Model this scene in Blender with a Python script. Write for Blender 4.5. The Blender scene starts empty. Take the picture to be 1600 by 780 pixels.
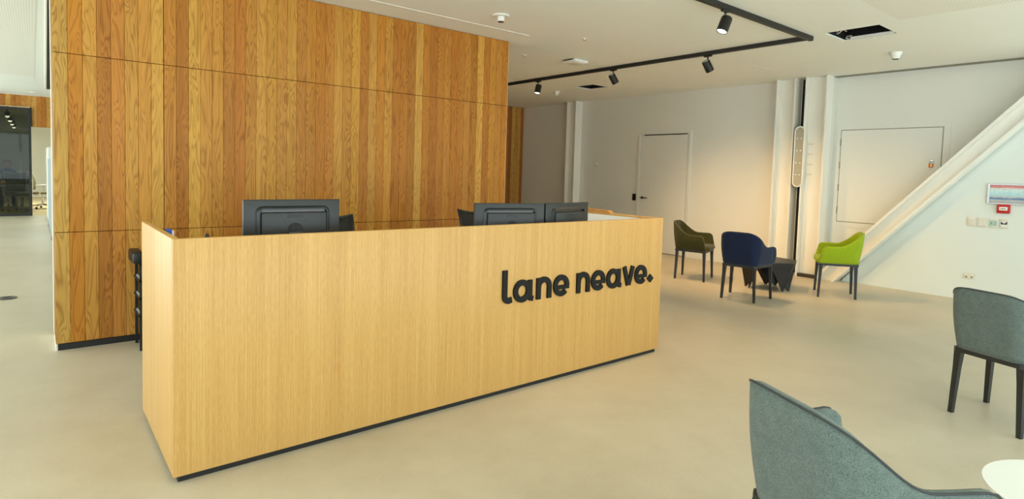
import bpy, bmesh, math, random
from mathutils import Vector, Matrix
random.seed(7)
C = bpy.context.scene.collection
sc = bpy.context.scene
PI = math.pi

# ------------------------------------------------------------------ camera
CAM = Vector((-0.4695, -2.902, 1.4372))
F, CYP = 917.3438, 319.6852
PITCH, ROLL, YAW = -0.0554, -0.0295, -0.6856
Rm = Matrix.Rotation(YAW, 3, 'Z') @ Matrix.Rotation(PITCH, 3, 'X') @ Matrix.Rotation(ROLL, 3, 'Y')
cd = bpy.data.cameras.new('camera'); cam = bpy.data.objects.new('camera', cd); C.objects.link(cam)
cd.sensor_width = 36; cd.lens = F / 1600 * 36; cd.shift_y = -(390 - CYP) / 1600
cd.clip_start = 0.05; cd.clip_end = 200
r3 = Matrix((Rm.col[0], Rm.col[2], -Rm.col[1])).transposed()
cam.matrix_world = Matrix.Translation(CAM) @ r3.to_4x4()
sc.camera = cam

# ------------------------------------------------------------------ light
H = 2.967            # ceiling height
w = bpy.data.worlds.new('sky'); sc.world = w; w.use_nodes = True
bg = w.node_tree.nodes['Background']; bg.inputs[0].default_value = (0.75, 0.87, 1.0, 1); bg.inputs[1].default_value = 0.6
def area(name, loc, rot, sx, sy, power, col):
    l = bpy.data.lights.new(name, 'AREA'); l.shape = 'RECTANGLE'; l.size = sx; l.size_y = sy
    l.energy = power; l.color = col
    o = bpy.data.objects.new(name, l); C.objects.link(o); o.location = loc; o.rotation_euler = rot
    return o
DAY = (0.83, 0.98, 1.0)
area('daylight_back', (1.2, -6.7, 1.5), (PI/2+.38, 0, 0), 13.0, 2.6, 290, DAY)             # window wall behind the camera
area('daylight_left', (-6.7, 7.5, 1.5), (PI/2+.2, 0, -PI/2), 16.0, 2.6, 565, DAY)         # window wall to the left
area('meeting_room_fill', (-1.3, 19.4, 2.9), (0, 0, 0), 3.0, 2.0, 150, (.92, 1, .94))  # added fill lamp, unseen, lifts the meeting room
sl = bpy.data.lights.new('sun', 'SUN'); sl.energy = 9.0; sl.angle = math.radians(1.0); sl.color = (1.0, .96, .88)
so = bpy.data.objects.new('sun', sl); C.objects.link(so)
so.rotation_euler = Vector((.8, .6, -.78)).to_track_quat('-Z', 'Y').to_euler()
sc.view_settings.view_transform = 'Standard'; sc.view_settings.look = 'None'
sc.view_settings.gamma = 1.0; sc.view_settings.use_curve_mapping = False
sc.view_settings.exposure = 0.36
sc.cycles.diffuse_bounces = 6; sc.cycles.max_bounces = 12; sc.cycles.sample_clamp_indirect = 6

# ------------------------------------------------------------------ materials
def s2l(c):
    return tuple((v/255/12.92 if v <= 10 else ((v/255+0.055)/1.055)**2.4) for v in c)
class NT:
    def __init__(s, name):
        s.m = bpy.data.materials.new(name); s.m.use_nodes = True; s.t = s.m.node_tree
        s.b = s.t.nodes['Principled BSDF']
    def n(s, typ, **kw):
        nd = s.t.nodes.new(typ)
        for k, v in kw.items():
            if k.startswith('i_'):
                key = k[2:]; key = int(key) if key.isdigit() else key
                nd.inputs[key].default_value = v
            else: setattr(nd, k, v)
        return nd
    def l(s, a, b): s.t.links.new(a, b)
    def math(s, op, a, b=None):
        nd = s.n('ShaderNodeMath', operation=op)
        for i, v in enumerate((a, b)):
            if v is None: continue
            if isinstance(v, (int, float)): nd.inputs[i].default_value = v
            else: s.l(v, nd.inputs[i])
        return nd.outputs[0]
    def ramp(s, fac, stops):
        r = s.n('ShaderNodeValToRGB'); e = r.color_ramp.elements
        while len(e) < len(stops): e.new(0.5)
        for el, (p, c) in zip(e, stops): el.position = p; el.color = (*c, 1)
        s.l(fac, r.inputs[0]); return r.outputs[0]
    def mul(s, a, b):
        m = s.n('ShaderNodeMix', data_type='RGBA', blend_type='MULTIPLY'); m.inputs[0].default_value = 1
        s.l(a, m.inputs[6]); s.l(b, m.inputs[7]); return m.outputs[2]
    def noise(s, vec, scale, detail=2, rough=.5, dist=0):
        n = s.n('ShaderNodeTexNoise'); n.inputs['Scale'].default_value = scale; n.inputs['Detail'].default_value = detail
        n.inputs['Roughness'].default_value = rough; n.inputs['Distortion'].default_value = dist
        if vec is not None: s.l(vec, n.inputs['Vector'])
        return n.outputs['Fac']
    def bump(s, h, strength, dist=.01):
        b = s.n('ShaderNodeBump'); b.inputs['Strength'].default_value = strength; b.inputs['Distance'].default_value = dist
        s.l(h, b.inputs['Height']); s.l(b.outputs[0], s.b.inputs['Normal'])
    def pos(s, scale=(1, 1, 1), loc=(0, 0, 0), obj=False):
        if obj: src = s.n('ShaderNodeTexCoord').outputs['Object']
        else: src = s.n('ShaderNodeNewGeometry').outputs['Position']
        m = s.n('ShaderNodeMapping'); m.inputs['Scale'].default_value = scale; m.inputs['Location'].default_value = loc
        s.l(src, m.inputs['Vector']); return m.outputs[0]
def plain(name, rgb, rough=.5, metal=0, spec=.5, emit=None, estr=0, var=0.04, vscale=40):
    t = NT(name); t.b.inputs['Roughness'].default_value = rough; t.b.inputs['Metallic'].default_value = metal
    t.b.inputs['Specular IOR Level'].default_value = spec
    c = s2l(rgb)
    n = t.noise(t.pos(obj=True), vscale, 3)
    lo = tuple(x*(1-var) for x in c); hi = tuple(min(1, x*(1+var)) for x in c)
    t.l(t.ramp(n, [(.3, lo), (.7, hi)]), t.b.inputs['Base Color'])
    if emit: t.b.inputs['Emission Color'].default_value = (*s2l(emit), 1); t.b.inputs['Emission Strength'].default_value = estr
    return t.m
def mat_plank():
    t = NT('oiled_oak_plank')
    oi = t.n('ShaderNodeObjectInfo'); sd = oi.outputs['Alpha']
    sep = t.n('ShaderNodeSeparateXYZ'); t.l(t.n('ShaderNodeNewGeometry').outputs['Position'], sep.inputs[0])
    def vec(kx, kz, o):
        cb = t.n('ShaderNodeCombineXYZ')
        u = t.math('ADD', sep.outputs[0], sep.outputs[1])
        t.l(t.math('ADD', t.math('MULTIPLY', u, kx), t.math('MULTIPLY', sd, 91.7+o)), cb.inputs[0])
        t.l(t.math('MULTIPLY', sd, 53.1+o), cb.inputs[1])
        t.l(t.math('MULTIPLY', sep.outputs[2], kz), cb.inputs[2]); return cb.outputs[0]
    n1 = t.noise(vec(10, 1.1, 0), 1.0, 2, .5, .6)
    rings = t.math('SINE', t.math('MULTIPLY', n1, 110.0))
    rings = t.math('POWER', t.math('ADD', t.math('MULTIPLY', rings, .5), .5), .55)
    streak = t.noise(vec(260, 5, 3), 1.0, 2, .6)
    broad = t.noise(vec(9, .8, 7), 1.0, 2, .5)
    f = t.math('ADD', t.math('MULTIPLY', rings, .36), t.math('ADD', t.math('MULTIPLY', streak, .38), t.math('MULTIPLY', broad, .50)))
    g = t.ramp(f, [(.32, (.60, .49, .36)), (.66, (1, 1, 1)), (.85, (1.12, 1.14, 1.16))])
    t.l(t.mul(g, oi.outputs['Color']), t.b.inputs['Base Color'])
    t.b.inputs['Roughness'].default_value = .45; t.b.inputs['Specular IOR Level'].default_value = .2
    t.bump(f, .12, .003)
    return t.m
def mat_veneer():
    t = NT('straight_grain_oak_veneer')
    a = t.noise(t.pos((150, 150, 1.6)), 1, 3, .6)
    b = t.noise(t.pos((14, 14, .25)), 1, 2, .5)
    c = t.noise(t.pos((330, 330, 22)), 1, 1, .5)
    f = t.math('ADD', t.math('MULTIPLY', a, .45), t.math('ADD', t.math('MULTIPLY', b, .25), t.math('MULTIPLY', c, .30)))
    col = t.ramp(f, [(.32, s2l((188, 141, 77))), (.5, s2l((206, 162, 95))), (.68, s2l((219, 179, 112)))])
    t.l(col, t.b.inputs['Base Color'])
    t.b.inputs['Roughness'].default_value = .42; t.b.inputs['Specular IOR Level'].default_value = .35
    t.bump(a, .05, .002); return t.m
def mat_floor():
    t = NT('polished_concrete')
    a = t.noise(t.pos((1, 1, 1)), .7, 5, .6, .4); b = t.noise(t.pos((1, 1, 1)), 5, 5, .65); c = t.noise(t.pos((1, 1, 1)), 90, 2, .6)
    f = t.math('ADD', t.math('MULTIPLY', a, .55), t.math('ADD', t.math('MULTIPLY', b, .3), t.math('MULTIPLY', c, .15)))
    col = t.ramp(f, [(.30, s2l((178, 168, 145))), (.5, s2l((195, 185, 163))), (.7, s2l((207, 198, 177)))])
    t.l(col, t.b.inputs['Base Color'])
    t.l(t.math('ADD', t.math('MULTIPLY', b, .25), .26), t.b.inputs['Roughness'])
    t.b.inputs['Specular IOR Level'].default_value = .35
    return t.m
def mat_fabric(name, c1, c2, scale=260):
    t = NT(name)
    n = t.noise(t.pos(obj=True), scale, 3, .7); n2 = t.noise(t.pos(obj=True), 30, 2)
    f = t.math('ADD', t.math('MULTIPLY', n, .85), t.math('MULTIPLY', n2, .15))
    t.l(t.ramp(f, [(.36, s2l(c1)), (.64, s2l(c2))]), t.b.inputs['Base Color'])
    t.b.inputs['Roughness'].default_value = .9; t.b.inputs['Specular IOR Level'].default_value = .15
    t.b.inputs['Sheen Weight'].default_value = .15
    t.bump(n, .25, .002); return t.m
def mat_perf():
    t = NT('perforated_plasterboard')
    p = t.pos((1, 1, 1))
    v = t.n('ShaderNodeVectorMath', operation='FRACTION')
    m = t.n('ShaderNodeVectorMath', operation='SCALE'); m.inputs['Scale'].default_value = 1/.022
    t.l(p, m.inputs[0]); t.l(m.outputs[0], v.inputs[0])
    sb = t.n('ShaderNodeVectorMath', operation='SUBTRACT'); sb.inputs[1].default_value = (.5, .5, 0); t.l(v.outputs[0], sb.inputs[0])
    ml = t.n('ShaderNodeVectorMath', operation='MULTIPLY'); ml.inputs[1].default_value = (1, 1, 0); t.l(sb.outputs[0], ml.inputs[0])
    ln = t.n('ShaderNodeVectorMath', operation='LENGTH'); t.l(ml.outputs[0], ln.inputs[0])
    f = t.math('LESS_THAN', ln.outputs[1], .2)
    t.l(t.ramp(f, [(.0, s2l((238, 238, 230))), (1, s2l((196, 197, 190)))]), t.b.inputs['Base Color'])
    t.b.inputs['Roughness'].default_value = .8; return t.m
def mat_glass(name, tint, mixr):
    t = NT(name); out = t.t.nodes['Material Output']; t.t.nodes.remove(t.b)
    tr = t.n('ShaderNodeBsdfTransparent'); tr.inputs[0].default_value = (*tint, 1)
    gl = t.n('ShaderNodeBsdfGlossy'); gl.inputs['Roughness'].default_value = .02; gl.inputs[0].default_value = (.9, .95, .95, 1)
    lw = t.n('ShaderNodeFresnel'); lw.inputs[0].default_value = 1.5
    mx = t.n('ShaderNodeMixShader'); t.l(t.math('ADD', t.math('MULTIPLY', lw.outputs[0], .45), mixr), mx.inputs[0])
    t.l(tr.outputs[0], mx.inputs[1]); t.l(gl.outputs[0], mx.inputs[2]); t.l(mx.outputs[0], out.inputs[0]); return t.m
def mat_plan():
    # printed evacuation plan: coloured bands on pale sheet (flat print)
    t = NT('printed_plan_sheet')
    sep = t.n('ShaderNodeSeparateXYZ'); t.l(t.n('ShaderNodeTexCoord').outputs['Generated'], sep.inputs[0])
    n = t.noise(t.pos((1, 14, 60)), 1, 3, .6)
    z = t.math('ADD', sep.outputs[2], t.math('MULTIPLY', t.math('SUBTRACT', n, .5), .12))
    bands = t.ramp(z, [(.02, s2l((176, 170, 168))), (.16, s2l((186, 190, 192))), (.20, s2l((92, 122, 166))), (.27, s2l((78, 112, 162))),
                       (.31, s2l((186, 186, 184))), (.45, s2l((170, 214, 220))), (.74, s2l((200, 226, 226))), (.84, s2l((222, 190, 182))),
                       (.89, s2l((214, 112, 104))), (.98, s2l((220, 130, 122)))])
    n2 = t.noise(t.pos((1, 40, 90)), 1, 2, .6)
    t.l(t.mul(bands, t.ramp(n2, [(.3, (.75, .78, .8)), (.6, (1, 1, 1))])), t.b.inputs['Base Color'])
    t.b.inputs['Roughness'].default_value = .25; return t.m
M = dict(
    plank=mat_plank(), veneer=mat_veneer(), floor=mat_floor(), perf=mat_perf(), plan=mat_plan(),
    wall=plain('white_wall_paint', (226, 227, 220), .75, var=.01, vscale=2),
    ceil=plain('white_ceiling_paint', (240, 243, 238), .85, var=.01, vscale=2),
    steel=plain('white_painted_steel', (238, 237, 228), .35, var=.01, vscale=3),
    white=plain('white_plastic', (236, 236, 230), .4, var=.01),
    plate=plain('off_white_plate', (222, 220, 208), .35, var=.01),
    black=plain('black_powder_coat', (22, 22, 22), .45),
    leg=plain('black_chair_plastic', (34, 35, 34), .42),
    track=plain('charcoal_track_metal', (22, 22, 18), .5),
    dark=plain('dark_void', (10, 10, 10), .8),
    joint=plain('dark_joint_backing', (48, 26, 12), .8),
    sign=plain('black_sign_acrylic', (13, 13, 12), .55, spec=.3),
    trim=plain('pale_edge_trim', (232, 214, 172), .5),
    silver=plain('brushed_aluminium', (176, 176, 174), .32, metal=.9),
    chrome=plain('polished_chrome', (215, 215, 212), .12, metal=1),
    nickel=plain('dark_nickel', (90, 86, 80), .3, metal=.9),
    gapdark=plain('dark_grey_shadow_gap', (136, 134, 120), .7),
    shadegrey=plain('shaded_grey_plate', (182, 176, 156), .5),
    daylitwall=plain('daylit_wall_paint', (224, 233, 230), .75, var=.01, vscale=2),  # wall paint with the cool daylight tint put into its colour
    gapgrey=plain('grey_shadow_gap', (150, 148, 136), .7),
    brass=plain('brass', (200, 130, 60), .3, metal=.8),
    red=plain('red_plastic', (190, 30, 32), .35),
    redlens=plain('red_lens', (150, 20, 20), .2),
    monitor=plain('graphite_monitor_plastic', (36, 39, 39), .38, var=.03),
    monitord=plain('dark_monitor_plastic', (36, 38, 40), .4),
    gloss=plain('glossy_dark_vent', (58, 44, 34), .12),
    emblem=plain('emblem_black', (16, 17, 18), .5),
    screen=plain('off_screen', (12, 12, 14), .1),
    mesh=plain('black_mesh_fabric', (30, 30, 28), .8, var=.2, vscale=200),
    blue=plain('blue_card', (40, 84, 190), .5),
    paper=plain('white_paper', (236, 236, 234), .7),
    bluegrey=plain('blue_grey_screen', (150, 162, 166), .5),
    teal=plain('green_print', (110, 170, 160), .4), navyp=plain('dark_blue_print', (40, 50, 80), .4),
    olive=mat_fabric('olive_fabric', (52, 52, 24), (74, 72, 34)),
    navy=mat_fabric('navy_fabric', (22, 30, 52), (32, 44, 74)),
    green=mat_fabric('lime_green_fabric', (136, 160, 24), (160, 184, 38)),
    grey=mat_fabric('grey_wool_fabric', (76, 88, 85), (119, 133, 128), 300),
    piping=plain('dark_grey_piping', (58, 62, 64), .8),
    khaki=mat_fabric('khaki_mesh', (120, 112, 76), (150, 140, 100), 200),
    carpet=mat_fabric('beige_carpet', (196, 174, 128), (216, 196, 150), 60),
    tabletop=plain('white_laminate', (240, 242, 238), .3, var=.005),
    glass=mat_glass('tinted_glass', (.27, .285, .25), .0),
    lens=plain('lit_lamp_lens', (255, 250, 240), .4, emit=(255, 244, 226), estr=7),
    skin=plain('skin', (190, 140, 115), .5), hair=plain('dark_hair', (36, 28, 24), .6),
    shirt=mat_fabric('blue_grey_cloth', (62, 78, 110), (84, 102, 136)),
    leaf=plain('plant_leaf_green', (70, 96, 48), .5, var=.2),
    pot=plain('grey_pot', (130, 130, 126), .6),
    veneer_dark=plain('orange_oak_edge', (190, 132, 62), .5, var=.1, vscale=30),
)

# ------------------------------------------------------------------ mesh helpers
class MB:
    def __init__(s): s.v = []; s.f = []
    def add(s, vs, fs):
        o = len(s.v); s.v += [tuple(v) for v in vs]; s.f += [tuple(i+o for i in f) for f in fs]; return s
    def box(s, x0, y0, z0, x1, y1, z1, mat=None):
        vs = [Vector(p) for p in ((x0,y0,z0),(x1,y0,z0),(x1,y1,z0),(x0,y1,z0),(x0,y0,z1),(x1,y0,z1),(x1,y1,z1),(x0,y1,z1))]
        if mat: vs = [mat @ v for v in vs]
        return s.add(vs, [(0,3,2,1),(4,5,6,7),(0,1,5,4),(1,2,6,5),(2,3,7,6),(3,0,4,7)])
    def bevbox(s, x0, y0, z0, x1, y1, z1, b, seg=2, mat=None):
        bm = bmesh.new(); bmesh.ops.create_cube(bm, size=1)
        for v in bm.verts: v.co = Vector(((x0+x1)/2+v.co.x*(x1-x0), (y0+y1)/2+v.co.y*(y1-y0), (z0+z1)/2+v.co.z*(z1-z0)))
        bmesh.ops.bevel(bm, geom=list(bm.edges), offset=b, segments=seg, affect='EDGES', profile=.5)
        if mat: bm.transform(mat)
        bm.verts.index_update()
        s.add([v.co for v in bm.verts], [tuple(v.index for v in f.verts) for f in bm.faces]); bm.free(); return s
    def lathe(s, prof, n=20, mat=None):      # prof: (r,z) bottom->top, about Z; ends closed
        vs = []
        for r, z in prof:
            for i in range(n):
                a = 2*PI*i/n; vs.append(Vector((r*math.cos(a), r*math.sin(a), z)))
        fs = []
        for k in range(len(prof)-1):
            for i in range(n):
                j = (i+1) % n; fs.append((k*n+i, k*n+j, (k+1)*n+j, (k+1)*n+i))
        fs.append(tuple(reversed(range(n)))); fs.append(tuple((len(prof)-1)*n+i for i in range(n)))
        if mat: vs = [mat @ v for v in vs]
        return s.add(vs, fs)
    def tube(s, pts, r, n=8, closed=False):
        pts = [Vector(p) for p in pts]; rings = []; N = len(pts)
        up = Vector((0, 0, 1))
        for k, p in enumerate(pts):
            a = pts[(k-1) % N] if (closed or k > 0) else p
            b = pts[(k+1) % N] if (closed or k < N-1) else p
            t = (b-a).normalized()
            u = t.cross(up)
            if u.length < .05: u = t.cross(Vector((1, 0, 0)))
            u.normalize(); v = u.cross(t).normalized()
            rr = r[k] if isinstance(r, (list, tuple)) else r
            rings.append([p + (u*math.cos(2*PI*i/n) + v*math.sin(2*PI*i/n))*rr for i in range(n)])
        vs = [q for g in rings for q in g]; fs = []
        for k in range(N if closed else N-1):
            k2 = (k+1) % N
            for i in range(n):
                j = (i+1) % n; fs.append((k*n+i, k*n+j, k2*n+j, k2*n+i))
        if not closed: fs += [tuple(reversed(range(n))), tuple((N-1)*n+i for i in range(n))]
        return s.add(vs, fs)
    def prism(s, poly, d0, d1, fn):           # extrude 2-D polygon between depths, fn(u,v,d)->xyz
        n = len(poly)
        vs = [fn(u, v, d0) for u, v in poly] + [fn(u, v, d1) for u, v in poly]
        fs = [tuple(range(n)), tuple(reversed(range(n, 2*n)))] + [(i, i+n, (i+1) % n+n, (i+1) % n) for i in range(n)]
        return s.add(vs, fs)
    def obj(s, name, m, parent=None, smooth=False, loc=None):
        me = bpy.data.meshes.new(name); me.from_pydata(s.v, [], s.f)
        bm = bmesh.new(); bm.from_mesh(me); bmesh.ops.recalc_face_normals(bm, faces=bm.faces); bm.to_mesh(me); bm.free()
        me.materials.append(M[m] if isinstance(m, str) else m)
        if smooth:
            for p in me.polygons: p.use_smooth = True
            me.set_sharp_from_angle(angle=math.radians(38))
        o = bpy.data.objects.new(name, me); C.objects.link(o)
        if parent: o.parent = parent
        if loc is not None: o.location = loc
        return o
def box(name, m, x0, y0, z0, x1, y1, z1, parent=None, b=0):
    mb = MB(); (mb.bevbox(x0, y0, z0, x1, y1, z1, b) if b else mb.box(x0, y0, z0, x1, y1, z1))
    return mb.obj(name, m, parent, smooth=bool(b))
def tag(o, label, cat, group=None):
    o['label'] = label; o['category'] = cat
    if group: o['group'] = group
    return o
def thing(name, label, cat, loc=(0, 0, 0), rz=0, group=None):
    o = bpy.data.objects.new(name, None); C.objects.link(o); o.empty_display_size = .1
    o.location = loc; o.rotation_euler = (0, 0, rz); return tag(o, label, cat, group)
def struct(o): o['kind'] = 'structure'; return o
def dup(root, loc, rz, label, group=None, mats=None):
    def cp(o, par):
        c = o.copy(); C.objects.link(c)
        if par: c.parent = par
        if mats and o.type == 'MESH' and o.data.materials and o.data.materials[0].name in mats:
            c.data = o.data.copy(); c.data.materials[0] = M[mats[o.data.materials[0].name]]
        for ch in list(o.children): cp(ch, c)
        return c
    r = cp(root, None); r.location = loc; r.rotation_euler = (0, 0, rz); r['label'] = label
    if group: r['group'] = group
    return r
T = Matrix.Translation
def RX(a): return Matrix.Rotation(a, 4, 'X')
def RY(a): return Matrix.Rotation(a, 4, 'Y')
def RZ(a): return Matrix.Rotation(a, 4, 'Z')

# ------------------------------------------------------------------ structure
XR = 8.608
struct(box('floor', 'floor', -7, -7, -.1, 9.0, 15.95, 0))
# ceiling with two rectangular openings
holes = [(5.905, -.645, 6.40, -.14), (6.96, 4.1, 7.36, 4.53)]
xs = sorted({-7, 9.0} | {h[0] for h in holes} | {h[2] for h in holes}); ys = sorted({-7, 15.95} | {h[1] for h in holes} | {h[3] for h in holes})
mb = MB()
for i in range(len(xs)-1):
    for j in range(len(ys)-1):
        cx, cy = (xs[i]+xs[i+1])/2, (ys[j]+ys[j+1])/2
        if any(h[0] < cx < h[2] and h[1] < cy < h[3] for h in holes): continue
        mb.box(xs[i], ys[j], H, xs[i+1], ys[j+1], H+.013)
ceiling = struct(mb.obj('ceiling', 'ceil'))
box('perforated_panel', 'perf', 3.2, -5.5, H-.002, 5.84, -.83, H-.0003, ceiling)
box('perforated_panel', 'perf', -4.5, 2.2, H-.002, -.42, 11.5, H-.0003, ceiling)
box('linear_slot', 'steel', -.3, 2.165, H-.006, 3.86, 2.185, H-.0003, ceiling)
box('linear_slot', 'ceil', 7.0, 3.44, H-.003, 7.45, 3.455, H-.0003, ceiling)
box('linear_slot', 'ceil', 6.99, 1.245, H-.003, 7.58, 1.26, H-.0003, ceiling)
# ceiling track slot running back beside the timber wall
MB().prism([(-.347, 3.9), (-.318, 3.9), (-.14, 13.7), (-.205, 13.7)], -.012, -.001, lambda u, v, d: (u, v, H+d)).obj('dark_slot', 'dark', ceiling)
MB().prism([(-.358, 3.9), (-.348, 3.9), (-.206, 13.7), (-.232, 13.7)], -.014, -.001, lambda u, v, d: (u, v, H+d)).obj('slot_edge', 'steel', ceiling)

# right wall (runs away from the camera), with flush door and hatch
wr = struct(box('wall_right', 'wall', XR, .87, 0, XR+.2, 8.2, H))
RC = .12             # the triangle between column and brace is set back
struct(box('wall_recess', 'wall', XR+RC, -2.2, 0, XR+.2, .869, H))
struct(MB().prism([(.60, 0), (-1.80, H), (-7, H), (-7, 0)], 0, .119, lambda u, v, d: (XR+d, u, v)).obj('wall_lower', 'daylitwall'))
struct(box('ceiling_shadow_line', 'gapdark', XR-.006, -7, H-.007, XR+.118, .86, H-.0005))  # dark strip drawn as the shadow line under the ceiling edge
# wall behind the camera and to the left: sills, heads and mullions round the window openings
def windowwall(name, along, fixed, a0, a1, step):
    mb = MB()
    def bb(p0, p1, z0, z1, d=.1):
        if along == 'x': mb.box(p0, fixed-d, z0, p1, fixed, z1)
        else: mb.box(fixed-d, p0, z0, fixed, p1, z1)
    bb(a0, a1, 0, .18); bb(a0, a1, 2.82, H)
    k = a0
    while k < a1 - .01: bb(k, k+.08, .18, 2.82); k += step
    bb(a1-.08, a1, .18, 2.82)
    return struct(mb.obj(name, 'wall'))
windowwall('wall_back', 'x', -6.8, -7, 9.0, 2.0)
windowwall('wall_left', 'y', -6.8, -6.8, 15.9, 2.0)

# ---- timber wall behind the desk: 48 columns x 3 rows of oak planks
XL, XE, YW = -.347, 3.889, 2.5695
wt = struct(box('wall_timber', 'joint', XL+.004, YW+.016, .045, XE-.002, 3.15, H))
COLS = """198 165 95|190 125 45|200 150 75|170 110 50|195 130 65|205 155 80|205 150 75|210 165 85|190 130 60|165 105 45|215 170 85|205 150 75
200 145 70|180 120 55|182 114 52|190 135 65|205 155 80|200 150 70|195 140 70|205 155 75|185 125 60|190 130 55|180 115 45|190 125 55
200 150 75|195 140 65|205 155 70|180 115 50|205 155 80|190 125 50|205 150 70|175 110 45|180 115 45|175 115 50|215 170 90|180 115 45
172 106 46|180 115 50|185 125 55|185 115 45|185 120 50|190 130 60|175 115 45|215 165 85|175 110 45|200 140 60|190 130 60|185 118 44"""
COLS = [tuple(int(q) for q in c.split()) for c in COLS.replace('\n', '|').split('|')]
NC = 48; PW = (XE-XL)/NC
ROWS = [(.052, .8875), (.8915, 2.2105), (2.2145, H-.004)]
def plank_mesh(wd, z0, z1, th, c=.0022):
    # board with chamfered front edges, front face at y=0, back at y=th
    vs = [(c, 0, z0+c), (wd-c, 0, z0+c), (wd-c, 0, z1-c), (c, 0, z1-c), (0, c, z0), (wd, c, z0), (wd, c, z1), (0, c, z1),
          (0, th, z0), (wd, th, z0), (wd, th, z1), (0, th, z1)]
    fs = [(0,1,2,3), (4,5,1,0), (5,6,2,1), (6,7,3,2), (7,4,0,3), (8,9,5,4), (9,10,6,5), (10,11,7,6), (11,8,4,7), (11,10,9,8)]
    me = bpy.data.meshes.new('plank'); me.from_pydata(vs, [], fs); me.materials.append(M['plank']); return me
pm = [plank_mesh(PW-.0012, z0, z1, .016) for z0, z1 in ROWS]
pmj = [plank_mesh(PW-.0045, z0, z1, .016) for z0, z1 in ROWS]
def plank_col(rgb, k=1.0): return tuple(v*k for v in s2l(rgb))
for i in range(NC):
    seed = random.random()
    for r in range(3):
        o = bpy.data.objects.new('plank', (pmj if i == 7 else pm)[r]); C.objects.link(o); o.parent = wt
        o.location = (XL+i*PW, YW + random.uniform(0, .0012), 0)
        o.color = (*plank_col(tuple(.66*c+.34*m_ for c, m_ in zip(COLS[i], (191, 130, 43))), .97+random.uniform(-.03, .03)), seed)
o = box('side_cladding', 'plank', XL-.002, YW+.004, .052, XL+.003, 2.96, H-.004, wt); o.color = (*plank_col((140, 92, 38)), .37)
box('edge_trim', 'trim', XL-.003, 2.961, .03, XL+.0035, 3.15, H-.004, wt)
box('edge_trim', 'trim', XE-.002, YW+.004, .03, XE+.004, YW+.03, H-.004, wt)
box('plinth', 'black', XL+.01, YW+.008, 0, XE-.01, 3.14, .046, wt)
box('plinth_end', 'steel', XL-.001, YW+.012, 0, XL+.009, 3.1, .05, wt)

# ---- corridor end wall, clad in the same boards, and far rear wall
we = struct(box('wall_far', 'joint', 3.0, 7.87, 0, XR, 8.1, H))
pe = plank_mesh(.0864, .06, H-.004, .02)
for i in range(24):
    o = bpy.data.objects.new('plank', pe); C.objects.link(o); o.parent = we
    o.location = (XR-.002-(i+1)*.088, 7.85, 0); o.color = (*plank_col(random.choice(COLS), .85), random.random())
struct(box('wall_corridor', 'wall', 3.3, 3.16, 0, 3.4, 7.86, H))

# ---- office end: wall with timber band and a tall opening to the meeting room
YO = 15.95
wo = struct(box('wall_office', 'wall', 0.1, YO, 0, 3.3, YO+.12, H))
struct(box('wall_office_left', 'wall', -7, YO, 0, -2.7, YO+.12, H))
mb = MB(); mb.box(-2.7, YO+.02, 2.69, -.50, YO+.12, H); mb.box(-.50, YO+.02, 2.21, .1, YO+.12, H)
wb_ = struct(mb.obj('trim_1', 'joint'))
pb, pbs = plank_mesh(.0955, 2.2, H-.004, .022), plank_mesh(.0955, 2.68, H-.004, .022)
for i in range(29):
    x = -2.7+i*.097
    o = bpy.data.objects.new('plank', pbs if x < -.51 else pb); C.objects.link(o); o.parent = wb_
    o.location = (x, YO-.004, 0); o.color = (*plank_col(random.choice(COLS), .95), random.random())
struct(box('wall_meeting_back', 'wall', -3.2, 25.0, 0, 1.2, 25.1, H))
struct(box('wall_meeting_left', 'wall', -3.3, YO+.12, 0, -3.2, 25.1, H))
struct(box('wall_meeting_right', 'wall', 1.2, YO+.12, 0, 1.3, 25.1, H))
struct(box('floor_meeting', 'carpet', -3.3, YO, -.1, 1.3, 25.1, .0))
struct(box('ceiling_meeting', 'ceil', -3.3, YO+.12, H, 1.3, 25.1, H+.05))

# ---- openings cut in the ceiling
def ceiling_opening(h, label, rail):
    t = thing('ceiling_opening', label, 'ceiling opening', ((h[0]+h[2])/2, (h[1]+h[3])/2, H))
    x, y = (h[2]-h[0])/2, (h[3]-h[1])/2
    mb = MB()
    mb.box(-x-.01, -y-.01, .014, -x, y+.01, .34); mb.box(x, -y-.01, .014, x+.01, y+.01, .34)
    mb.box(-x, -y-.01, .014, x, -y, .34); mb.box(-x, y, .014, x, y+.01, .34); mb.box(-x-.01, -y-.01, .34, x+.01, y+.01, .35)
    mb.obj('void_box', 'dark', t)
    if rail:
        box('rail', 'white', x-.085, -y+.012, -.004, x-.055, y-.09, .016, t)
        pts = [(-.1+.05*math.cos(a), .12+.07*math.sin(a), .03+.03*math.sin(a*2)) for a in [k*.35 for k in range(14)]]
        MB().tube(pts, .005, 6).obj('cable', 'plate', t, True)
        MB().tube([(.1, .18, .012), (.12, .14, .02), (.16, .15, .02), (.19, .19, .01), (.16, .21, .012)], .007, 6).obj('cable', 'silver', t, True)
    else:
        MB().tube([(-.05, -.15, .25), (-.02, -.03, .06), (.03, .05, .05), (.06, .13, .22)], .012, 6).obj('cable', 'silver', t, True)
ceiling_opening(holes[0], 'larger rectangular hole in the ceiling with silver rail along one edge', True)
ceiling_opening(holes[1], 'smaller dark square hole in the ceiling further back near the door wall', False)

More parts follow.
